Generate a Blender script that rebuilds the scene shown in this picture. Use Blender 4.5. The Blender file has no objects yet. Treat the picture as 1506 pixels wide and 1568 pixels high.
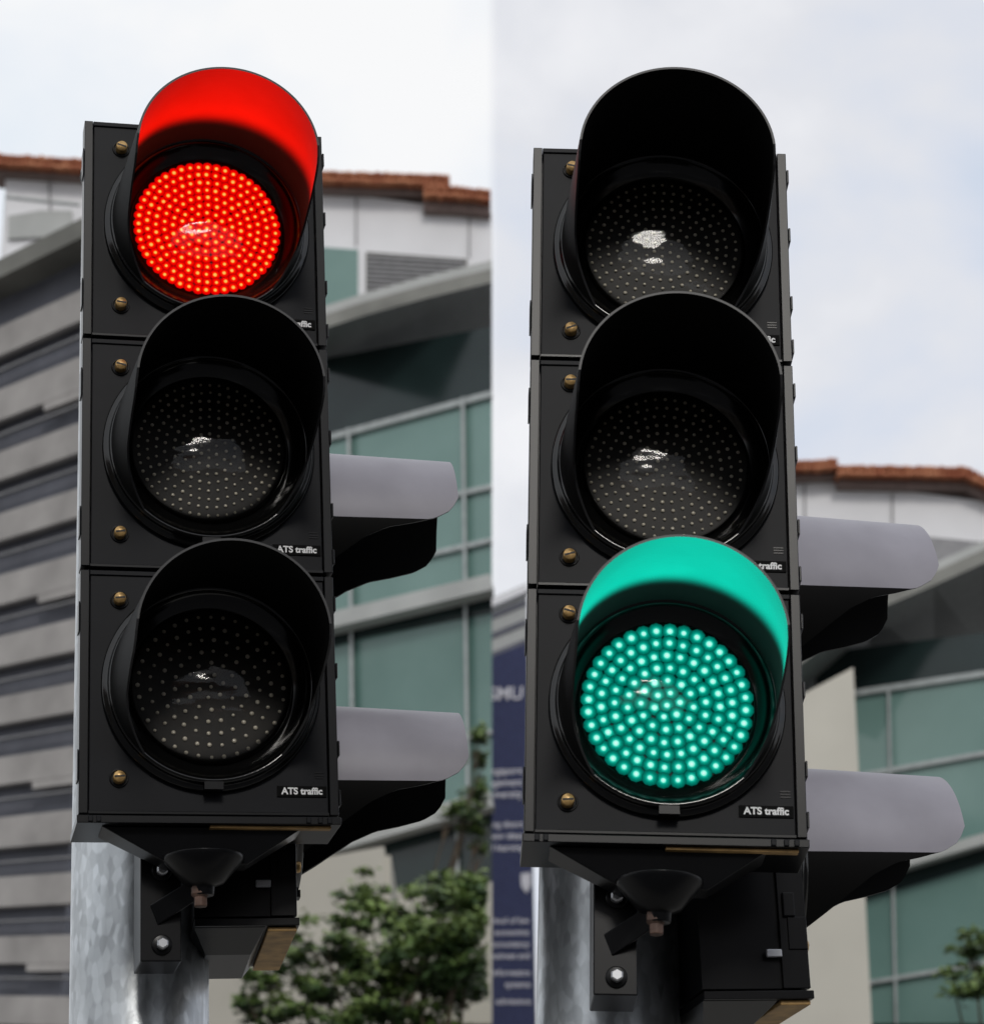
import bpy, bmesh, math, random
import numpy as np
from mathutils import Vector, Matrix, Euler
random.seed(7)
scene=bpy.context.scene
F=4000.0; CU,CV=753.0,784.0; PITCH=math.radians(20); CAM=Vector((0,0,1.6))
FW=Vector((0,math.cos(PITCH),math.sin(PITCH))); UP=Vector((0,-math.sin(PITCH),math.cos(PITCH))); RT=Vector((1,0,0))
def ray(u,v): return RT*((u-CU)/F)+UP*((CV-v)/F)+FW
def U(u,v,y):
    d=ray(u,v); return CAM+d*((y-CAM.y)/d.y)
# ---------------- materials
def mat(name,col,rough=.5,spec=.5,metal=0,var=.15,scale=8,bump=0,coat=0,col2=None,detail=6,bs=20):
    m=bpy.data.materials.new(name); m.use_nodes=True; nt=m.node_tree; b=nt.nodes['Principled BSDF']
    tc=nt.nodes.new('ShaderNodeTexCoord'); n=nt.nodes.new('ShaderNodeTexNoise'); n.inputs['Scale'].default_value=scale; n.inputs['Detail'].default_value=detail
    nt.links.new(tc.outputs['Object'],n.inputs['Vector'])
    r=nt.nodes.new('ShaderNodeValToRGB'); r.color_ramp.elements[0].position=.3; r.color_ramp.elements[1].position=.7
    c2=col2 if col2 else tuple(min(1,c*(1+var)) for c in col); c1=col if col2 else tuple(c*(1-var) for c in col)
    r.color_ramp.elements[0].color=(*c1,1); r.color_ramp.elements[1].color=(*c2,1)
    nt.links.new(n.outputs['Fac'],r.inputs['Fac']); nt.links.new(r.outputs['Color'],b.inputs['Base Color'])
    b.inputs['Roughness'].default_value=rough; b.inputs['Specular IOR Level'].default_value=spec; b.inputs['Metallic'].default_value=metal
    if bump:
        bp=nt.nodes.new('ShaderNodeBump'); bp.inputs['Strength'].default_value=bump; bp.inputs['Distance'].default_value=.001
        n2=nt.nodes.new('ShaderNodeTexNoise'); n2.inputs['Scale'].default_value=scale*bs; nt.links.new(tc.outputs['Object'],n2.inputs['Vector'])
        nt.links.new(n2.outputs['Fac'],bp.inputs['Height']); nt.links.new(bp.outputs['Normal'],b.inputs['Normal'])
    return m
M={}
M['housing']=mat('housing_plastic',(.0068,.0074,.0095),.46,.13,var=.22,scale=9,bump=.06,bs=60)
M['edge']=mat('housing_edge',(.0045,.0047,.0055),.30,.2)
M['gloss']=mat('gloss_black',(.003,.003,.003),.13,.55)
M['label']=mat('label_black',(.003,.003,.003),.6,.06)
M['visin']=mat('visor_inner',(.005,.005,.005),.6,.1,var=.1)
M['visinlit']=mat('visor_inner_lit',(.06,.06,.06),.65,.1,var=.08,scale=20)  # paler visor inside for lit lamps; part of the lamp glow is put into the colour
M['visout']=mat('visor_outer',(.005,.005,.005),.6,.08)
M['rim']=mat('visor_rim',(.03,.03,.032),.4,.3)
M['visgrey']=mat('visor_outer_grey',(.30,.29,.33),.42,.4,var=.14,scale=9)  # grey on the upper outside only; outer faces past the split angle are black
M['back']=mat('lens_back',(.003,.003,.0027),.5,.25,col2=(.015,.0125,.009),scale=25)
M['led_off']=mat('led_off',(.56,.52,.42),.22,.9)
M['brass']=mat('brass',(.52,.33,.13),.36,.5,metal=.55,var=.35,scale=200)
M['dark']=mat('dark_slot',(.01,.008,.006),.6)
M['white']=mat('label_white',(.75,.75,.75),.5)
M['rust']=mat('rusty_bolt',(.09,.05,.035),.6,var=.5,scale=60)
M['tan']=mat('tan_gasket',(.36,.22,.08),.6,var=.4,scale=30)
M['steel']=mat('zinc_bolt',(.40,.41,.43),.4,metal=.8)
def galv():
    m=mat('galvanised_steel',(.40,.42,.435),.32,.5,metal=.72,var=.22,scale=7,bump=.12,bs=40); nt=m.node_tree; b=nt.nodes['Principled BSDF']
    tc=nt.nodes.new('ShaderNodeTexCoord'); v=nt.nodes.new('ShaderNodeTexVoronoi'); v.feature='SMOOTH_F1'; v.inputs['Scale'].default_value=110; v.inputs['Smoothness'].default_value=.5
    mp=nt.nodes.new('ShaderNodeMapping'); mp.inputs['Scale'].default_value=(1,1,.5); nt.links.new(tc.outputs['Object'],mp.inputs['Vector']); nt.links.new(mp.outputs['Vector'],v.inputs['Vector'])
    st=nt.nodes.new('ShaderNodeTexNoise'); st.inputs['Scale'].default_value=30; mp2=nt.nodes.new('ShaderNodeMapping'); mp2.inputs['Scale'].default_value=(1,1,.06)
    nt.links.new(tc.outputs['Object'],mp2.inputs['Vector']); nt.links.new(mp2.outputs['Vector'],st.inputs['Vector'])
    old=b.inputs['Base Color'].links[0].from_socket
    bw=nt.nodes.new('ShaderNodeRGBToBW'); nt.links.new(v.outputs['Color'],bw.inputs['Color'])
    ad=nt.nodes.new('ShaderNodeMath'); ad.operation='ADD'; nt.links.new(bw.outputs['Val'],ad.inputs[0]); nt.links.new(st.outputs['Fac'],ad.inputs[1])
    mr=nt.nodes.new('ShaderNodeMapRange'); mr.inputs['From Min'].default_value=.5; mr.inputs['From Max'].default_value=1.5; mr.inputs['To Min'].default_value=.6; mr.inputs['To Max'].default_value=1.4; nt.links.new(ad.outputs[0],mr.inputs['Value'])
    mx=nt.nodes.new('ShaderNodeMixRGB'); mx.blend_type='MULTIPLY'; mx.inputs['Fac'].default_value=.85
    nt.links.new(old,mx.inputs['Color1']); nt.links.new(mr.outputs['Result'],mx.inputs['Color2']); nt.links.new(mx.outputs['Color'],b.inputs['Base Color'])
    return m
M['galv']=galv()
def ledmat(name,stops,strength):
    m=bpy.data.materials.new(name); m.use_nodes=True; nt=m.node_tree; nt.nodes.clear()
    o=nt.nodes.new('ShaderNodeOutputMaterial'); e=nt.nodes.new('ShaderNodeEmission'); a=nt.nodes.new('ShaderNodeAttribute'); a.attribute_name='glow'
    r=nt.nodes.new('ShaderNodeValToRGB'); els=r.color_ramp.elements
    els[0].position=stops[0][0]; els[0].color=(*stops[0][1],1); els[1].position=stops[-1][0]; els[1].color=(*stops[-1][1],1)
    for p,c in stops[1:-1]:
        x=els.new(p); x.color=(*c,1)
    nt.links.new(a.outputs['Fac'],r.inputs['Fac']); nt.links.new(r.outputs['Color'],e.inputs['Color']); e.inputs['Strength'].default_value=strength
    nt.links.new(e.outputs[0],o.inputs['Surface']); return m
M['led_red']=ledmat('led_red_lit',[(0,(.45,.0,.0)),(.3,(.88,.0,0)),(.6,(1,.010,.0)),(.8,(1,.2,.015)),(1,(1,.66,.15))],1.0)
M['led_green']=ledmat('led_green_lit',[(0,(.0,.085,.062)),(.35,(0,.24,.17)),(.65,(.01,.58,.42)),(.84,(.25,.97,.78)),(1,(.75,1,.94))],1.0)
def glassmat():
    m=bpy.data.materials.new('lens_glass'); m.use_nodes=True; nt=m.node_tree; nt.nodes.clear()
    o=nt.nodes.new('ShaderNodeOutputMaterial'); t=nt.nodes.new('ShaderNodeBsdfTransparent'); g=nt.nodes.new('ShaderNodeBsdfGlossy'); g.inputs['Roughness'].default_value=.065
    fr=nt.nodes.new('ShaderNodeFresnel'); fr.inputs['IOR'].default_value=1.30; mx=nt.nodes.new('ShaderNodeMixShader')
    n=nt.nodes.new('ShaderNodeTexNoise'); n.inputs['Scale'].default_value=26; n.inputs['Detail'].default_value=1; tc=nt.nodes.new('ShaderNodeTexCoord')
    mp=nt.nodes.new('ShaderNodeMapping'); mp.inputs['Rotation'].default_value=(0,.5,0); mp.inputs['Scale'].default_value=(.6,1,1.6)
    nt.links.new(tc.outputs['Object'],mp.inputs['Vector']); nt.links.new(mp.outputs['Vector'],n.inputs['Vector'])
    bp=nt.nodes.new('ShaderNodeBump'); bp.inputs['Strength'].default_value=.4; bp.inputs['Distance'].default_value=.005; nt.links.new(n.outputs['Fac'],bp.inputs['Height']); nt.links.new(bp.outputs['Normal'],g.inputs['Normal'])
    nt.links.new(fr.outputs[0],mx.inputs[0]); nt.links.new(t.outputs[0],mx.inputs[1]); nt.links.new(g.outputs[0],mx.inputs[2]); nt.links.new(mx.outputs[0],o.inputs['Surface'])
    return m
M['glass']=glassmat()
# ---------------- builder
class B:
    def __init__(s,name): s.name=name; s.v=[]; s.f=[]; s.m=[]; s.mats=[]; s.glow=[]; s.sm=[]
    def mi(s,m):
        m=M[m] if isinstance(m,str) else m
        if m not in s.mats: s.mats.append(m)
        return s.mats.index(m)
    def add(s,vs,fs,m,smooth=False,glow=None):
        o=len(s.v); s.v+= [tuple(x) for x in vs]; k=s.mi(m)
        s.f+=[[i+o for i in f] for f in fs]; s.m+=[k]*len(fs); s.sm+=[smooth]*len(fs); s.glow+= glow if glow else [0]*len(vs)
    def box(s,x0,x1,y0,y1,z0,z1,m):
        vs=[(x,y,z) for z in(z0,z1) for y in(y0,y1) for x in(x0,x1)]
        s.add(vs,[(0,2,3,1),(4,5,7,6),(0,1,5,4),(2,6,7,3),(0,4,6,2),(1,3,7,5)],m)
    def frust(s,r0,z0,r1,z1,m):
        vs=[(x,y,z0) for y in r0[2:] for x in r0[:2]]+[(x,y,z1) for y in r1[2:] for x in r1[:2]]
        s.add(vs,[(0,2,3,1),(4,5,7,6),(0,1,5,4),(2,6,7,3),(0,4,6,2),(1,3,7,5)],m)
    def lathe(s,prof,c,m,seg=48,axis='y',smooth=True,wedge=None):
        vs=[];fs=[]; RM=max(r for r,_ in prof)
        for r,y in prof:
            for i in range(seg):
                a=2*math.pi*i/seg
                if axis=='y':
                    x=r*math.sin(a); z=r*math.cos(a); w=0
                    if wedge: w=(wedge[0]*x+wedge[1]*z)*(1-(r/RM)**4)
                    vs.append((c[0]+x,c[1]+y+w,c[2]+z))
                else: vs.append((c[0]+r*math.sin(a),c[1]+r*math.cos(a),c[2]+y))
        for j in range(len(prof)-1):
            for i in range(seg):
                k=(i+1)%seg; fs.append((j*seg+i,j*seg+k,(j+1)*seg+k,(j+1)*seg+i))
        s.add(vs,fs,m,smooth)
    def tube(s,pts,rad,m,seg=10):
        vs=[];fs=[]
        for i,p in enumerate(pts):
            p=Vector(p); d=(Vector(pts[min(i+1,len(pts)-1)])-Vector(pts[max(i-1,0)])).normalized()
            a=d.orthogonal().normalized() if abs(d.z)<.99 else Vector((1,0,0)); b=d.cross(a).normalized()
            for k in range(seg):
                t=2*math.pi*k/seg; vs.append(p+a*math.cos(t)*rad[i]+b*math.sin(t)*rad[i])
        for i in range(len(pts)-1):
            for k in range(seg):
                q=(k+1)%seg; fs.append((i*seg+k,i*seg+q,(i+1)*seg+q,(i+1)*seg+k))
        fs.append(list(range(seg))); fs.append([(len(pts)-1)*seg+k for k in range(seg)])
        s.add(vs,fs,m,True)
    def prism(s,pts,off,m):
        n=len(pts); off=Vector(off); vs=list(pts)+[Vector(p)+off for p in pts]
        fs=[list(range(n)),[n+i for i in reversed(range(n))]]+[(i,(i+1)%n,n+(i+1)%n,n+i) for i in range(n)]
        s.add(vs,fs,m)
    def make(s,parent=None,bevel=0,name=None,recalc=True):
        me=bpy.data.meshes.new(s.name); me.from_pydata(s.v,[],s.f)
        for m in s.mats: me.materials.append(m)
        me.polygons.foreach_set('material_index',s.m); me.polygons.foreach_set('use_smooth',s.sm)
        if any(s.glow):
            a=me.attributes.new('glow','FLOAT','POINT'); a.data.foreach_set('value',s.glow)
        me.update()
        if recalc:
            bm=bmesh.new(); bm.from_mesh(me); bmesh.ops.recalc_face_normals(bm,faces=bm.faces); bm.to_mesh(me); bm.free()
        o=bpy.data.objects.new(s.name,me); scene.collection.objects.link(o)
        if parent: o.parent=parent
        if bevel:
            md=o.modifiers.new('bevel','BEVEL'); md.width=bevel; md.segments=2; md.limit_method='ANGLE'; md.angle_limit=math.radians(50)
        return o
def empty(name,mw=None):
    e=bpy.data.objects.new(name,None); scene.collection.objects.link(e); e.empty_display_size=.2
    if mw is not None: e.matrix_world=mw
    return e
def text(name,body,size,parent,loc,m,rot=(math.pi/2,0,0),ext=0,bold=.015):
    c=bpy.data.curves.new(name,'FONT'); c.body=body; c.size=size; c.extrude=ext; c.align_x='CENTER'; c.align_y='CENTER'; c.offset=size*bold
    o=bpy.data.objects.new(name,c); scene.collection.objects.link(o); o.parent=parent; o.location=loc; o.rotation_euler=rot; c.materials.append(M[m] if isinstance(m,str) else m); return o
# ---------------- traffic light head
W2=.165; DZ=.008; DX=.003
VR0,VR1=.128,.116
KS=[(0,138),(.08,131),(.25,117),(.4,110),(.55,106),(.7,102),(.85,98),(.95,93),(1,84)]
KSIDE=[(0,138),(.08,131),(.25,117),(.4,106),(.55,99),(.7,96),(.85,92),(.95,86),(1,76)]
def visor(b,c,L,outm,y0=-.018,inm='visin'):
    ks=KSIDE if outm=='visgrey' else KS
    def phimax(s):
        for (a,b_),(c_,d) in zip(ks,ks[1:]):
            if s<=c_: return math.radians(b_+(d-b_)*(s-a)/(c_-a))
        return math.radians(ks[-1][1])
    ns=30; split=math.radians(93); NC,NO=48,12; nf=NC+2*NO; n1=nf+1
    def ang(j,pm):
        k=min(split,pm)
        if j<NO: return -(k+(pm-k)*(NO-j)/NO)
        if j>NO+NC: return k+(pm-k)*(j-NO-NC)/NO
        return k*(2*(j-NO)/NC-1)
    def g(th):
        out=[]
        for i in range(ns+1):
            s=i/ns; r=VR0+(VR1-VR0)*s+th; pm=max(phimax(s),math.radians(70))+1e-4
            for j in range(n1):
                if pm>split+.002: jj=ang(j,pm)
                else:
                    e=1e-4; jj=(-(pm-e*(j)) if j<NO else (pm-e*(nf-j) if j>NO+NC else (pm-e*NO)*(2*(j-NO)/NC-1)))
                out.append((c[0]+r*math.sin(jj),c[1]+y0-L*s,c[2]+r*math.cos(jj)))
        return out
    inn=g(0); out=g(.0028)
    fi=[(i*n1+j,i*n1+j+1,(i+1)*n1+j+1,(i+1)*n1+j) for i in range(ns) for j in range(nf)]
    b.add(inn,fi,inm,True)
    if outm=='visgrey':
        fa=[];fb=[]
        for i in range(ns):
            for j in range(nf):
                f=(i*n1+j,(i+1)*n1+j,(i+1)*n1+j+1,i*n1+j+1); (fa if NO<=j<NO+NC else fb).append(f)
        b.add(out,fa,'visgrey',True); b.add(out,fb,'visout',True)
    else: b.add(out,[tuple(reversed(f)) for f in fi],outm,True)
    N=len(inn); rimv=inn+out; fr=[]
    for j in range(nf): fr.append((ns*n1+j,ns*n1+j+1,N+ns*n1+j+1,N+ns*n1+j))
    for i in range(ns):
        for j in (0,nf): fr.append((i*n1+j,(i+1)*n1+j,N+(i+1)*n1+j,N+i*n1+j))
    b.add(rimv,fr,'rim')
def leds(b,c,rings,mt,R=.094,lit=False):
    sp=R/rings; pos=[(0,0)]
    for k in range(1,rings+1):
        n=6*k; off=random.random()*.3
        for i in range(n):
            a=2*math.pi*(i+off)/n; pos.append((k*sp*math.sin(a),k*sp*math.cos(a)))
    for px,pz in pos:
        px+=random.uniform(-1,1)*.0006; pz+=random.uniform(-1,1)*.0006
        y=c[1]-.0015; seg=10
        if lit:
            v_=random.uniform(.84,1.08); rr=[0,.19*sp*v_,.32*sp*v_,.66*sp]; gl=[1,.85,.5,0]; y-=random.random()*.0008; hs=[0,0,0,0]
        else:
            q=(.0023 if rings>7 else .0028)*random.uniform(.8,1.1)
            rr=[0,q*.55,q*.9,q]; gl=None; hs=[.0016,.0013,.0007,0]
        vs=[(c[0]+px,y-hs[0],c[2]+pz)]; gg=[1] if lit else None
        for q,r in enumerate(rr[1:]):
            for i in range(seg):
                a=2*math.pi*i/seg; vs.append((c[0]+px+r*math.sin(a),y-hs[q+1],c[2]+pz+r*math.cos(a)))
                if lit: gg.append(gl[q+1])
        fs=[(0,1+(i+1)%seg,1+i) for i in range(seg)]
        for q in range(len(rr)-2):
            for i in range(seg):
                fs.append((1+q*seg+i,1+q*seg+(i+1)%seg,1+(q+1)*seg+(i+1)%seg,1+(q+1)*seg+i))
        b.add(vs,fs,mt,not lit,gg)
def head(name,mw,h,L,n,lit,vism='visout',labels=True,W=.165,depth=.10,wedge=None):
    E=empty(name,mw)
    hb=B('housing'); H=n*h/2
    hb.box(-W+.006,W-.006,.012,depth,-H+.003,H-.003,'edge')
    det=B('housing_details'); vb=B('visors'); rg=B('lens_rings'); lb=B('lens_backs'); gl=B('lens_glass')
    for i in range(n):
        zc=H-h*(i+.5); z0,z1=zc-h/2+.0018,zc+h/2-.0018
        hb.box(-W+.013,W-.013,-.000,.016,z0,z1,'housing')
        hb.box(-W,-W+.0115,-.004,.03,z0+.001,z1-.001,'edge')
        hb.box(W-.0115,W,-.004,.03,z0+.001,z1-.001,'edge')
        hb.box(-W+.012,W-.012,-.0025,.012,z1-.007,z1-.0005,'housing')
        hb.box(-W+.012,W-.012,-.0025,.012,z0+.0005,z0+.005,'edge')
        for zz in (zc+h*.38,zc+h*.1,zc-h*.22,zc-h*.42):
            hb.box(W+.0003,W+.003,-.004,.02,zz-.010,zz+.010,'edge')
        for zz in (zc+h*.3,zc-h*.3): hb.box(-W-.002,-W-.0003,-.004,.02,zz-.02,zz+.02,'edge')
        c=(DX,0,zc+DZ)
        rg.lathe([(.141,.001),(.141,-.006),(.1385,-.009),(.134,-.009),(.133,-.014),(.1315,-.019),(.127,-.020),(.1255,-.015),(.121,-.010),(.112,-.004),(.106,-.002),(.104,-.001)],c,'gloss',96)
        lb.lathe([(.1065,-.0005),(.0005,-.0005)],c,'back',64,smooth=False)
        dome=[(.104*math.sin(t*math.pi/2/14),-.004-.026*math.cos(t*math.pi/2/14)) for t in range(0,15)]
        dome[0]=(.0003,-.030); gl.lathe(dome,c,'glass',96,wedge=wedge)
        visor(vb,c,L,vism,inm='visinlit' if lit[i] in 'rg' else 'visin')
        det.box(c[0]-.012,c[0]+.012,-.0215,-.006,c[2]-.141,c[2]-.131,'edge')
        for sz in (-1,1):
            cc=(-.1145,0,zc+(-.115 if sz<0 else .122))
            det.lathe([(.0125,.0005),(.0118,-.002),(.0105,-.002),(.0095,.0005)],cc,'edge',24)
            det.lathe([(.0078,.0),(.0078,-.010),(.0068,-.0125),(.0003,-.0127)],cc,'brass',20)
            a=random.uniform(-.4,.4); q=[(-.0065,-.0012),(.0065,-.0012),(.0065,.0012),(-.0065,.0012)]
            det.prism([(cc[0]+x*math.cos(a)-z*math.sin(a),-.0124,cc[2]+x*math.sin(a)+z*math.cos(a)) for x,z in q],(0,-.0006,0),'dark')
        if labels:
            det.box(.086,.150,-.0018,.0,z0+.0255,z0+.0395,'label')
            text('label_text','ATS traffic',.0122,E,(.118,-.0024,z0+.0325),'white',bold=.035)
            for q in range(3):
                det.box(.135+.0,.147,-.0008,0,z0+.050+q*.0035,z0+.0515+q*.0035,'edge')
        mt={'r':'led_red','g':'led_green'}.get(lit[i],'led_off')
        rings=8 if i<2 else 6
        ld=B('leds'); leds(ld,c,rings,mt,lit=lit[i] in 'rg'); ld.make(E,recalc=False)
        if lit[i] in 'rg':
            l=bpy.data.lights.new('lamp_beam','SPOT'); l.spot_size=math.radians(114 if lit[i]=='r' else 106); l.spot_blend=.45; l.shadow_soft_size=.012
            l.energy=12.5; l.color=(1,.004,.0) if lit[i]=='r' else (0,.64,.45)
            o=bpy.data.objects.new('lamp_beam',l); scene.collection.objects.link(o); o.parent=E; o.location=(c[0],-.034,c[2])
            # beam along the lens axis (local -Y), tipped 16 degrees up
            d=Vector((0,-math.cos(math.radians(16)),math.sin(math.radians(16)))); o.rotation_euler=d.to_track_quat('-Z','Y').to_euler()
    hb.box(-W-.002,W+.002,-.007,depth,-H-.010,-H+.0,'edge')
    if labels:
        for x in (-.15,-.14,.125,.14,.152): hb.box(x-.003,x+.003,-.010,-.0072,-H-.009,-H-.001,'housing')
        hb.box(.0,W-.01,.0,.012,-H-.014,-H-.0103,'tan')
    hb.make(E,bevel=.0016); det.make(E); vb.make(E,recalc=False); rg.make(E); lb.make(E); gl.make(E)
    return E
# ---------------- pose fit (camera matching from measured corners)
def rotm(p): return np.array(Euler(p[:3],'XYZ').to_matrix())
A3=np.array([RT,UP,FW])
def proj(P):
    q=A3@(P-np.array(CAM)); return np.array([CU+F*q[0]/q[2],CV-F*q[1]/q[2]])
def fit(obs,vis,u0,v0,y0):
    def res(p):
        R=rotm(p); t=p[3:6]; h,L=p[6],p[7]; out=[]
        for i,(a,b) in enumerate(obs):
            z=h*(1.5-i)
            for x,o in ((-W2,a),(W2,b)): out+=list(proj(R@np.array([x,0,z])+t)-np.array(o))
        for i,o in enumerate(vis):
            out+=list(.8*(proj(R@np.array([DX,-L-.018,h*(1-i)+DZ+VR1+.003])+t)-np.array(o)))
        out.append(1500*(L-.215)); out.append(300*(p[0]))
        return np.array(out)
    p=np.array([0,0,0,*U(u0,v0,y0),.34,.215],float)
    lam=1e-3
    for it in range(60):
        r=res(p); J=np.zeros((len(r),8))
        for k in range(8):
            q=p.copy(); q[k]+=1e-5; J[:,k]=(res(q)-r)/1e-5
        dp=-np.linalg.solve(J.T@J+lam*np.diag(np.diag(J.T@J)+1e-9),J.T@r)
        if np.sum(res(p+dp)**2)<np.sum(r**2): p=p+dp; lam*=.3
        else: lam*=4
    return p
pL=fit([((132,190),(490,210)),((128,515),(497,530)),((124,870),(507,884)),((118,1246),(520,1258))],[(345,93),(357,450),(360,825)],315,730,3.3)
pR=fit([((825,230),(1195,248)),((817,545),(1207,558)),((810,898),(1220,908)),((803,1288),(1237,1290))],[(1035,89),(1040,432),(1040,812)],1015,760,3.1)
def mw(p): return Matrix.Translation(p[3:6])@Euler(p[:3],'XYZ').to_matrix().to_4x4()
# direction of the bright sun patch from its reflection seen in the unlit lenses
sd=Vector((0,0,0)); KD=.026/.104**2; hx,hz=-.024,.017
for p in (pL,pR):
    m=mw(p); loc=Vector((DX+hx,-.03,DZ+hz))
    n=(m.to_3x3()@Vector((hx*KD,-1,hz*KD))).normalized(); v=(CAM-m@loc).normalized(); sd+=(2*n.dot(v)*n-v).normalized()
sd.normalize()
SUN_EL=math.asin(sd.z); SUN_AZ=math.atan2(sd.x,sd.y)
def lenswedge(p):  # dome shape skewed per head to steer the sun glint into place
    m=mw(p); loc=m@Vector((DX+hx,-.03,DZ+hz)); hv=((CAM-loc).normalized()+sd).normalized(); q=m.to_3x3().transposed()@hv
    return (max(-.15,min(.15,q.x/-q.y-hx*KD)),max(-.15,min(.15,q.z/-q.y-hz*KD)))
EL=head('traffic_light',mw(pL),pL[6],pL[7],3,'roo',wedge=lenswedge(pL))
ER=head('traffic_light',mw(pR),pR[6],pR[7],3,'oog',wedge=lenswedge(pR))
def bracket(E,p):
    H=1.5*p[6]+.0105; b=B('mounting_bracket')
    b.frust((-.05,.05,.02,.06),-H-.045,(-.135,.12,.008,.07),-H,'edge')
    b.lathe([(.002,-.034),(.052,-.036),(.050,-.042),(.026,-.070),(.014,-.074),(.013,-.086),(.001,-.086)],(-.006,.02,-H),'edge',32,axis='z')
    b.lathe([(.001,-.072),(.013,-.074),(.013,-.084),(.009,-.088),(.009,-.100),(.001,-.100)],(-.010,.02,-H),'rust',6,axis='z',smooth=False)
    b.box(-.080,-.028,.075,.16,-H-.158,-H+.03,'edge')
    b.prism([(-.010,.036,-H-.055),(-.002,.036,-H-.080),(-.058,.0735,-H-.112),(-.068,.0735,-H-.086)],(0,.006,0),'edge')
    for z in (-.042,-.137):
        b.lathe([(.013,0),(.013,-.003),(.0001,-.003)],(-.053,.0745,-H+z),'edge',20)
        b.lathe([(.0080,0),(.0080,-.009),(.006,-.011),(.0001,-.011)],(-.053,.071,-H+z),'steel',6,smooth=False)
    b.box(-.07,-.056,.04,.06,-H-.028,-H-.020,'steel')
    b.make(E,bevel=.0015)
bracket(EL,pL); bracket(ER,pR)
def pole(u0,v0,u1,v1,y,wpx):
    a=U(u0,v0,y); b_=U(u1,v1,y); d=(b_-a).normalized(); g=a-d*(a.z/d.z); r=wpx/2/F*(a-CAM).dot(FW)
    b=B('signal_pole'); b.tube([g,b_],[r,r],'galv',64)
    b.tube([g,g+d*.03],[r*1.9,r*1.9],'galv',32); b.tube([b_,b_+d*.012],[r*1.04,r*1.02],'galv',64)
    for z in(.9,):
        c=g+d*z; b.box(c.x-.05,c.x+.05,c.y-r-.008,c.y-r+.02,c.z,c.z+.3,'galv')
    return b.make()
pole(213,1568,222,278,pL[4]+.285,213)
pole(931,1568,945,330,pR[4]+.285,222)
def side(u,v,y,h,beta,roll,L):
    t=U(u,v,y)
    m=Matrix.Translation(t)@Euler((0,math.radians(roll),0)).to_matrix().to_4x4()@Matrix.Rotation(math.radians(90+beta),4,'Z')
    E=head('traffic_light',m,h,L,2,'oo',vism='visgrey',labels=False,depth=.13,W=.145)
    b=B('side_fittings'); H=h
    b.box(-.150,-.1455,.03,.05,-H+.04,-H+.05,'steel')
    b.box(-.150,-.1455,.01,.025,-H+.09,-H+.12,'edge')
    b.box(-.14,.145,-.004,.034,-H-.0165,-H-.0105,'tan')
    b.frust((-.05,.13,.05,.11),-H-.030,(-.14,.14,.036,.13),-H-.0105,'edge')
    b.make(E,bevel=.0015)
    return E
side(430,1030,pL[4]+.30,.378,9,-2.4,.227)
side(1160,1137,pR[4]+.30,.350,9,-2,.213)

# ---------------- background buildings
class PL:
    def __init__(s,u,v,y,yaw):
        s.p=U(u,v,y); a=math.radians(yaw); s.n=Vector((-math.sin(a),-math.cos(a),0))
    def P(s,u,v,off=0):
        d=ray(u,v); q=s.p+s.n*off; t=(q-CAM).dot(s.n)/d.dot(s.n); return CAM+d*t
    def poly(s,b,pts,m,off=0,th=.15):
        b.prism([s.P(u,v,off) for u,v in pts],(0,th,0),m)
    def line(s,b,p,q,w,m,off=.05,th=.12):
        (u0,v0),(u1,v1)=p,q; d=math.hypot(u1-u0,v1-v0); nx,ny=-(v1-v0)/d*w/2,(u1-u0)/d*w/2
        s.poly(b,[(u0+nx,v0+ny),(u1+nx,v1+ny),(u1-nx,v1-ny),(u0-nx,v0-ny)],m,off,th)
    def body(s,b,top,m,depth=12,off=-.2):
        t=[s.P(u,v,off) for u,v in top]; g0=Vector((t[-1].x,t[-1].y,0)); g1=Vector((t[0].x,t[0].y,0))
        b.prism(t+[g0,g1],(0,depth,0),m)
K={}
K['wall']=mat('white_render',(.74,.74,.76),.8,.2,var=.06,scale=.6)
K['cream']=mat('cream_stone',(.52,.50,.44),.8,.2,var=.08,scale=.5)
K['tile']=mat('clay_tiles',(.28,.085,.045),.8,.2,col2=(.50,.22,.12),scale=3)
K['fascia']=mat('brown_eave',(.22,.165,.15),.8,.2)
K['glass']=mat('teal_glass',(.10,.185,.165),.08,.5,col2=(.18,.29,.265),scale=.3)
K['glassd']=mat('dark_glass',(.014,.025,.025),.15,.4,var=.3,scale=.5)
K['mull']=mat('aluminium',(.36,.39,.39),.4,.5)
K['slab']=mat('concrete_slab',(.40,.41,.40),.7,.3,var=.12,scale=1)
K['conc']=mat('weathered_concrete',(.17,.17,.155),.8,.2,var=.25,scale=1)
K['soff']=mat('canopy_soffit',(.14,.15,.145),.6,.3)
K['louv']=mat('louvre',(.24,.24,.25),.6)
K['sdark']=mat('dark_cladding',(.125,.13,.155),.7,.3,var=.2,scale=1.5)
K['slight']=mat('light_cladding',(.31,.295,.285),.75,.3,var=.2,scale=1.5)
K['navy']=mat('banner_navy',(.035,.042,.10),.5,.3,var=.1)
K['btext']=mat('banner_white',(.6,.6,.65),.6)
K['brick']=mat('shop_brick',(.16,.12,.09),.8,.2,var=.3,scale=.4)
k=K
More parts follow.
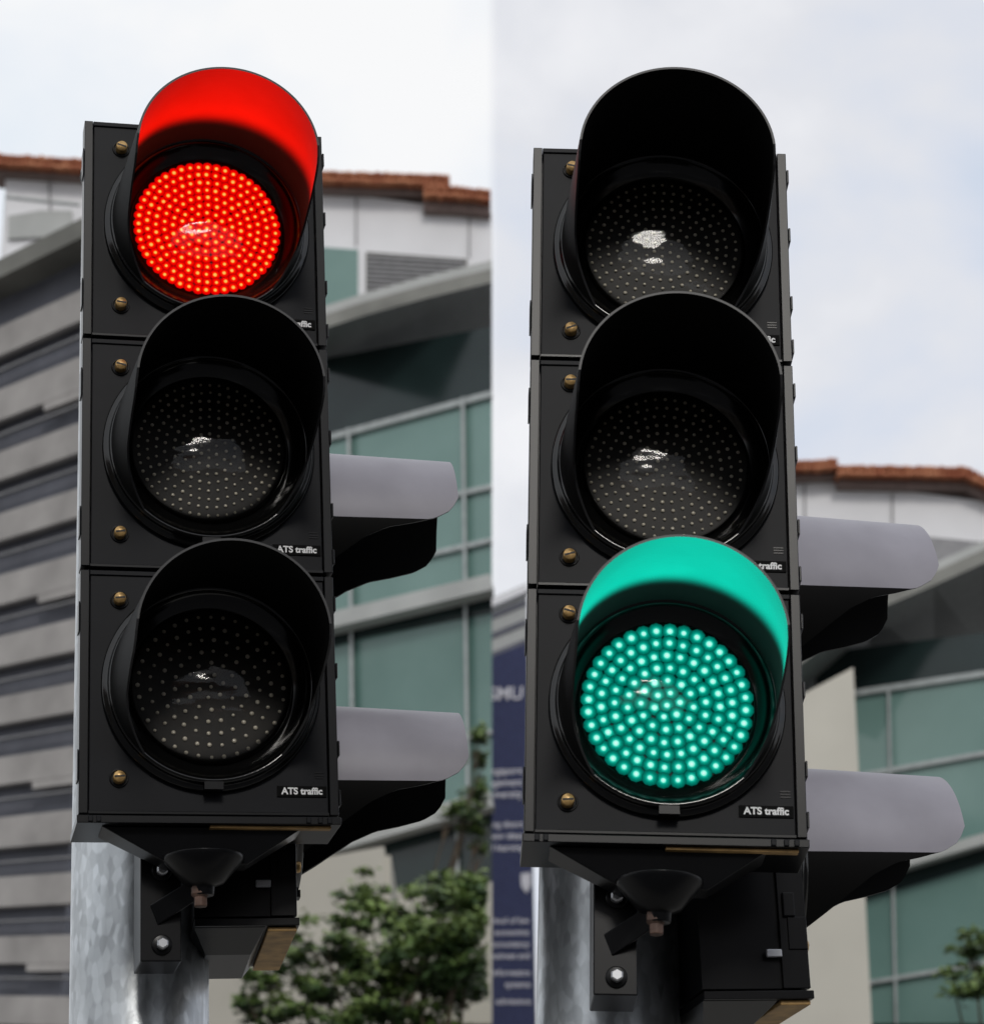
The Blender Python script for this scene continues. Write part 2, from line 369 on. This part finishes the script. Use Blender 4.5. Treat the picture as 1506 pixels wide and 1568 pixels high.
def roof(b,p,top,th,fth,sp=7):
    bot=[(u,v+th) for u,v in top]; p.poly(b,top+bot[::-1],k['tile'],.5,1.2)
    for (u0,v0),(u1,v1) in zip(top,top[1:]):
        n=max(1,int(abs(u1-u0)/sp))
        for i in range(n):
            t=(i+.5)/n; u=u0+(u1-u0)*t; v=v0+(v1-v0)*t
            a=p.P(u,v+2+random.uniform(-1,1),.62); r=.030*sp*random.uniform(.8,1.0)/7*2.2
            b.tube([a,a+Vector((0,3,.35))],[r,r],k['tile'],8)
            a=p.P(u,v+th-2+random.uniform(-1,1),.62); b.tube([a,a+Vector((0,1,.1))],[r,r],k['tile'],8)
    f0=bot; f1=[(u,v+fth) for u,v in bot]; p.poly(b,f0+f1[::-1],k['fascia'],.3,.8)
A=B('office_building'); up=PL(400,300,52,0); gp=PL(620,900,45,36); cn=PL(620,450,47,0)
roof(A,up,[(-12,235),(125,244),(495,262),(688,268)],14,14)
roof(A,up,[(648,284),(700,286),(751,291)],14,22)
up.poly(A,[(8,262),(122,274),(495,292),(753,326),(753,406),(495,480),(122,440),(8,440)],k['wall'],0,.4)
up.body(A,[(9,280),(122,290),(495,300),(752.9,330)],k['wall'],10,-.5)
up.line(A,(545,296),(545,374),2.5,k['louv'],.06); up.line(A,(718,322),(718,392),2.5,k['louv'],.06); up.line(A,(75,272),(77,330),3,k['louv'],.06)
up.line(A,(8,300),(122,312),3,k['mull'],.05,.05)
up.poly(A,[(490,378),(548,382),(548,470),(490,475)],k['glass'],.05)
up.poly(A,[(560,385),(715,396),(715,470),(560,470)],k['conc'],.03)
for i in range(11): up.line(A,(562,390+i*7),(712,399+i*7),3.6,k['louv'],.1)
up.poly(A,[(12,330),(60,322),(110,322),(110,360),(12,365)],k['slab'],.1)
edge=[(470,478),(498,468),(560,448),(650,423),(753,398)]
f0=[U(u,v,44) for u,v in edge]; f1=[U(u,v+13,44) for u,v in edge]; f2=[U(u,v+34,43.8) for u,v in edge]
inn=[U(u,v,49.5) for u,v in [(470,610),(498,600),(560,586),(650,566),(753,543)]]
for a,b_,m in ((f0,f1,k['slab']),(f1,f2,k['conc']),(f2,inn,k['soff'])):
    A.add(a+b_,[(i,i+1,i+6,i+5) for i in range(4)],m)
A.add(f0+[Vector((p.x,52,p.z+.4)) for p in f0],[(i,i+1,i+6,i+5) for i in range(4)],k['conc'])
A.add([f0[-1],f1[-1],f2[-1],inn[-1],Vector((f0[-1].x,52,f0[-1].z+.4))],[(0,1,2,3,4)],k['conc'])
gp.body(A,[(440,620),(752.8,540)],k['glassd'],9,-.3)
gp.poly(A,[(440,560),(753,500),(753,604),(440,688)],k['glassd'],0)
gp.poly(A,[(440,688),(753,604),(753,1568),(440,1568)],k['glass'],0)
gp.line(A,(440,686),(753,602),9,k['mull'],.1)
for (a,b_,w,m) in [((440,812),(753,744),7,'mull'),((440,898),(753,826),7,'mull'),((440,1180),(753,1120),6,'mull')]:
    gp.line(A,a,b_,w,k[m],.1)
gp.line(A,(440,965),(753,890),24,k['slab'],.5,.5)
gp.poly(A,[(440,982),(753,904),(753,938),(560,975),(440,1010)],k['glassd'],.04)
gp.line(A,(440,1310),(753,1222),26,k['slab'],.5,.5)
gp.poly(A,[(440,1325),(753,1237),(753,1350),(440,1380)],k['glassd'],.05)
gp.line(A,(700,1240),(700,1360),5,k['mull'],.1)
for u,v0,v1 in ((533,655,1290),(708,608,1230)): gp.line(A,(u,v0),(u+8,v1),5,k['mull'],.12)
gp.poly(A,[(440,1380),(753,1350),(753,1568),(440,1568)],k['cream'],.06)
pw=PL(500,1400,40,10)
pw.poly(A,[(300,1330),(470,1318),(588,1296),(600,1600),(300,1600)],k['cream'],0,.4)
pw.body(A,[(300,1340),(598,1310)],k['cream'],4,-.1)
A.make(recalc=True)
S=B('striped_building'); sp=PL(60,900,30,42)
def sy(v0,x): return 1500+(v0-1500)*(1+x/2200)
sp.body(S,[(-160,sy(425,-160)),(160,sy(425,160))],k['sdark'],6,-.15)
sp.poly(S,[(-150,sy(396,-150)),(150,sy(396,150)),(150,sy(424,150)),(-150,sy(424,-150))],k['conc'],.4,.6)
v=500; i=0
while v<1720:
    hh=44+3*math.sin(i*1.7)
    sp.poly(S,[(-150,sy(v,-150)),(150,sy(v,150)),(150,sy(v+hh,150)),(-150,sy(v+hh,-150))],k['slight'],.05,.15)
    if i%3==1:
        xx=30+ (i*37)%60
        sp.poly(S,[(xx,sy(v+hh+.5,xx)),(150,sy(v+hh+.5,150)),(150,sy(v+hh+12,150)),(xx,sy(v+hh+12,xx))],k['slight'],.045,.12)
    sp.line(S,(-150,sy(v+hh+22,-150)),(150,sy(v+hh+22,150)),2,k['louv'],.03,.1)
    v+=96-.006*(v-500); i+=1
S.make()
R=B('office_building'); ur=PL(1400,760,52,0); gr=PL(1400,1200,45,30)
roof(R,ur,[(1180,708),(1282,703)],13,14); roof(R,ur,[(1282,713),(1480,716),(1506,730),(1560,745)],13,18)
ur.poly(R,[(1180,735),(1282,738),(1560,775),(1560,900),(1180,900)],k['wall'],0,.4)
ur.body(R,[(1181,745),(1560,790)],k['wall'],10,-.5)
for u in (1232,1366): ur.line(R,(u,742 if u<1300 else 755),(u,815),2.5,k['louv'],.06)
ur.poly(R,[(1380,818),(1506,830),(1506,900),(1380,900)],k['louv'],.03)
edge=[(1190,1010),(1330,905),(1430,862),(1506,828),(1580,800)]
f0=[U(u,v,44) for u,v in edge]; f1=[U(u,v+13,44) for u,v in edge]; f2=[U(u,v+34,43.8) for u,v in edge]
inn=[U(u,v,49.5) for u,v in [(1190,1110),(1330,1035),(1430,1015),(1506,1000),(1580,985)]]
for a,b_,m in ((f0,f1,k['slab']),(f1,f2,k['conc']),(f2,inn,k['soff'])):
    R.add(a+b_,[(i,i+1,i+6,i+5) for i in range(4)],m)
R.add(f0+[Vector((p.x,52,p.z+.4)) for p in f0],[(i,i+1,i+6,i+5) for i in range(4)],k['conc'])
gr.poly(R,[(1250,1000),(1580,960),(1580,1030),(1250,1070)],k['glassd'],0)
gr.poly(R,[(1250,1070),(1580,1030),(1580,1568),(1250,1568)],k['glass'],0)
gr.body(R,[(1250,1060),(1580,1020)],k['glassd'],9,-.3)
for a,b_,w in [((1300,1062),(1580,1020),9),((1300,1190),(1580,1140),7),((1310,1508),(1580,1462),6)]: gr.line(R,a,b_,w,k['mull'],.1)
gr.line(R,(1300,1345),(1580,1262),16,k['slab'],.5,.5)
gr.poly(R,[(1300,1350),(1580,1272),(1580,1300),(1300,1385)],k['glassd'],.04)
for u,v0,v1 in ((1360,1055,1568),(1520,1030,1568)): gr.line(R,(u,v0),(u+12,v1),4,k['mull'],.12)
pr=PL(1250,1300,40,8)
pr.poly(R,[(1150,1105),(1306,1022),(1336,1600),(1000,1600),(1000,1330)],k['cream'],0,.4)
pr.body(R,[(1010,1345),(1320,1330)],k['cream'],4,-.1)
R.make()
eb=empty('banner_building')
Q=B('walls'); bp=PL(780,1200,64,18)
bp.poly(Q,[(640,965),(806,893),(823,1640),(640,1640)],k['slab'],0,.4)
bp.body(Q,[(650,975),(805.5,908)],k['conc'],10,-.1)
for q in range(3): bp.line(Q,(640,990+q*30),(806,922+q*30),9,k['sdark'],.03,.05)
bp.line(Q,(640,972),(808,899),10,k['wall'],.2,.4)
bp.poly(Q,[(640,1050),(808,984),(822,1640),(640,1640)],k['navy'],.12,.1)
Q.make(eb)
def btxt(s,px,u,v): 
    o=text('banner_text',s,px/F*64*1.06*1.35,eb,bp.P(u,v,.16),k['btext'],rot=(math.pi/2,math.radians(3),math.radians(-18)))
    o.data.align_x='RIGHT'; return o
btxt('SMU',21,801,1062)
for s,px,u,v in [('Singapore',11,800,1180),('management',11,800,1198),('University',11,800,1216),('opening doors',10,802,1262),('to new ideas',10,802,1280),('and learning',10,802,1298),
   ('school of law',9,810,1410),('and economics',9,810,1428),('accountancy',9,810,1446),('business and',9,811,1464),('information',9,812,1490),('systems',9,812,1508),('admissions',9,813,1534)]: btxt(s,px,u,v)
cr=B('banner_crest'); bp.poly(cr,[(797,1338),(812,1336),(813,1355),(806,1368),(798,1357)],k['btext'],.16,.03); cr.make(eb)
# shophouses across the street (behind the camera; mirrored in the lenses)
hs=B('shophouse_row'); hs.box(-60,60,-34,-24,0,9.5,k['brick']); hs.box(-60.5,60.5,-34.4,-23.2,9.5,10.1,k['tile'])
for i in range(-14,15):
    for z in (1.2,4.4,7.2): hs.box(i*4-.9,i*4+.9,-24.1,-23.95,z,z+1.7,k['glassd'])
    hs.box(i*4+1.8,i*4+2.2,-24.2,-23.9,0,9.4,k['slab'])
hs.make()
# ---------------- trees
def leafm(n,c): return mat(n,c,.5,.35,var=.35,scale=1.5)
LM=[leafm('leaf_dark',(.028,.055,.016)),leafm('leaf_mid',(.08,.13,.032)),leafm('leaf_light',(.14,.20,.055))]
BK=mat('bark',(.07,.055,.04),.9,.1,var=.3,scale=6)
def tree(base,c,nleaf,ls):
    b=B('tree'); top=sum((p for p,r in c),Vector())/len(c)
    fork=Vector((base.x+(top.x-base.x)*.5,base.y,top.z*.62))
    b.tube([base,base+Vector((.03,0,fork.z*.5)),fork],[.17,.13,.11],BK,12)
    for p,r in c:
        mid=fork.lerp(p,.5)+Vector((random.uniform(-.2,.2),random.uniform(-.2,.2),-.15)); b.tube([fork,mid,p],[.035,.02,.007],BK,6)
        for q in range(5):
            e=p+Vector([random.gauss(0,1) for _ in range(3)]).normalized()*r*.8; b.tube([p.lerp(mid,.2),e],[.009,.003],BK,4)
        sub=[p+Vector((random.gauss(0,.5),random.gauss(0,.5),random.gauss(0,.36)))*r for _ in range(10)]
        for q in range(int(nleaf*r*r*6)):
            s0=random.choice(sub); d=Vector([random.gauss(0,.24) for _ in range(3)])*r; d.z*=.5; o=s0+d
            n=Vector((random.gauss(0,.6),random.gauss(0,.6)-.3,1)).normalized(); a=n.orthogonal().normalized(); a.rotate(Matrix.Rotation(random.random()*6.28,3,n)); w=n.cross(a)
            l=ls*random.uniform(.6,1.3)
            if o.x>-l*1.1 and base.x<0: continue
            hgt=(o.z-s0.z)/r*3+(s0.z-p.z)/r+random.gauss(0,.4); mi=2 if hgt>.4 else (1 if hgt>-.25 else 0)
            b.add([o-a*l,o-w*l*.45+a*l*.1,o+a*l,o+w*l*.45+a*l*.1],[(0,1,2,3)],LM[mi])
    return b.make(recalc=False)
Y=27
def cl(lst,y): return [(U(u,v,y+random.uniform(-.8,.8)),r/F*y*1.05) for u,v,r in lst]
c1=cl([(560,1372,30),(600,1398,44),(665,1374,48),(725,1358,44),(735,1400,48),(700,1440,60),(640,1455,58),(740,1450,60),(545,1412,32),(500,1446,38),(450,1474,34),(405,1504,32),(495,1515,42),(590,1520,52),(670,1500,54),(400,1545,28),(740,1510,54),(555,1470,40),(375,1530,20),(440,1550,34),(520,1560,42),(620,1560,48),(700,1620,70),(560,1640,60)],Y)
c1=[(Vector((min(p.x,-r*.6),p.y,p.z)),r) for p,r in c1]
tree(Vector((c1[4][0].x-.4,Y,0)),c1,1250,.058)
c2=cl([(735,1130,20),(738,1165,18),(715,1240,26),(742,1215,24),(742,1270,22),(690,1245,14),(740,1300,15)],33)
c2=[(Vector((min(p.x,-r*.8),p.y,p.z)),r) for p,r in c2]
tree(Vector((-2.7,33,0)),c2,900,.065)
c3=cl([(1490,1455,30),(1455,1490,18),(1500,1495,22),(1530,1450,40),(1540,1510,50),(1600,1480,60)],Y)
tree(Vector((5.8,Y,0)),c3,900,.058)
# ---------------- ground, road, pavement
g=B('ground'); g.add([(-400,-400,0),(400,-400,0),(400,600,0),(-400,600,0)],[(0,1,2,3)],mat('ground_concrete',(.16,.155,.145),.9,.2,scale=.5)); g.make()
r_=B('road'); r_.box(-60,60,-14,2.4,.004,.01,mat('asphalt',(.05,.05,.052),.9,.2,scale=4))
for i in range(-12,13): r_.box(i*4,i*4+2,-5.9,-5.78,.014,.018,'white')
r_.make()
pv=B('pavement'); pv.box(-60,60,2.4,9,.004,.125,mat('paving',(.25,.24,.22),.85,.2,scale=2)); pv.make(bevel=.01)
# ---------------- world, sun, camera
w=bpy.data.worlds.new('World'); scene.world=w; w.use_nodes=True; nt=w.node_tree; bg=nt.nodes['Background']
sk=nt.nodes.new('ShaderNodeTexSky'); sk.sky_type='NISHITA'; sk.sun_disc=False; sk.sun_elevation=max(.1,SUN_EL); sk.sun_rotation=SUN_AZ
tc=nt.nodes.new('ShaderNodeTexCoord')
n1=nt.nodes.new('ShaderNodeTexNoise'); n1.inputs['Scale'].default_value=8; n1.inputs['Detail'].default_value=6; n1.inputs['Roughness'].default_value=.48; n1.inputs['Distortion'].default_value=.2
mp=nt.nodes.new('ShaderNodeMapping'); mp.inputs['Scale'].default_value=(1,1,1.5); mp.inputs['Location'].default_value=(.3,.2,.1)
nt.links.new(tc.outputs['Generated'],mp.inputs['Vector']); nt.links.new(mp.outputs['Vector'],n1.inputs['Vector'])
def ramp(stops):
    r=nt.nodes.new('ShaderNodeValToRGB'); e=r.color_ramp.elements; e[0].position=stops[0][0]; e[0].color=(*stops[0][1],1); e[1].position=stops[-1][0]; e[1].color=(*stops[-1][1],1)
    for p,c in stops[1:-1]: x=e.new(p); x.color=(*c,1)
    nt.links.new(n1.outputs['Fac'],r.inputs['Fac']); return r
rl=ramp([(.3,(.80,.87,.94)),(.46,(.90,.93,.97)),(.6,(.99,.99,.99))])
rr=ramp([(.32,(.62,.70,.83)),(.43,(.72,.76,.85)),(.54,(.80,.81,.85)),(.68,(.93,.93,.95))])
sx=nt.nodes.new('ShaderNodeSeparateXYZ'); nt.links.new(tc.outputs['Generated'],sx.inputs[0])
mr=nt.nodes.new('ShaderNodeMapRange'); mr.inputs['From Min'].default_value=-.002; mr.inputs['From Max'].default_value=.002; nt.links.new(sx.outputs['X'],mr.inputs['Value'])
m1=nt.nodes.new('ShaderNodeMixRGB'); nt.links.new(mr.outputs[0],m1.inputs['Fac']); nt.links.new(rl.outputs[0],m1.inputs[1]); nt.links.new(rr.outputs[0],m1.inputs[2])
sc=nt.nodes.new('ShaderNodeVectorMath'); sc.operation='SCALE'; sc.inputs['Scale'].default_value=10.2; nt.links.new(m1.outputs[0],sc.inputs[0])
m2=nt.nodes.new('ShaderNodeMixRGB'); m2.inputs['Fac'].default_value=.92; nt.links.new(sk.outputs[0],m2.inputs[1]); nt.links.new(sc.outputs[0],m2.inputs[2])
nt.links.new(m2.outputs[0],bg.inputs['Color']); bg.inputs['Strength'].default_value=.1
s=bpy.data.lights.new('sun','SUN'); s.energy=1.1; s.angle=math.radians(11); s.color=(1,.96,.9)
so=bpy.data.objects.new('sun',s); scene.collection.objects.link(so); so.rotation_euler=(-sd).to_track_quat('-Z','Y').to_euler()
cam=bpy.data.cameras.new('camera'); co=bpy.data.objects.new('camera',cam); scene.collection.objects.link(co); scene.camera=co
cam.sensor_fit='HORIZONTAL'; cam.sensor_width=36; cam.lens=F/1506*36; cam.clip_end=2000; cam.clip_start=.05
co.location=CAM; co.rotation_euler=(math.pi/2+PITCH,0,0)
cam.dof.use_dof=True; cam.dof.focus_distance=3.45; cam.dof.aperture_fstop=10
scene.view_settings.view_transform='Standard'; scene.view_settings.look='None'; scene.view_settings.exposure=0
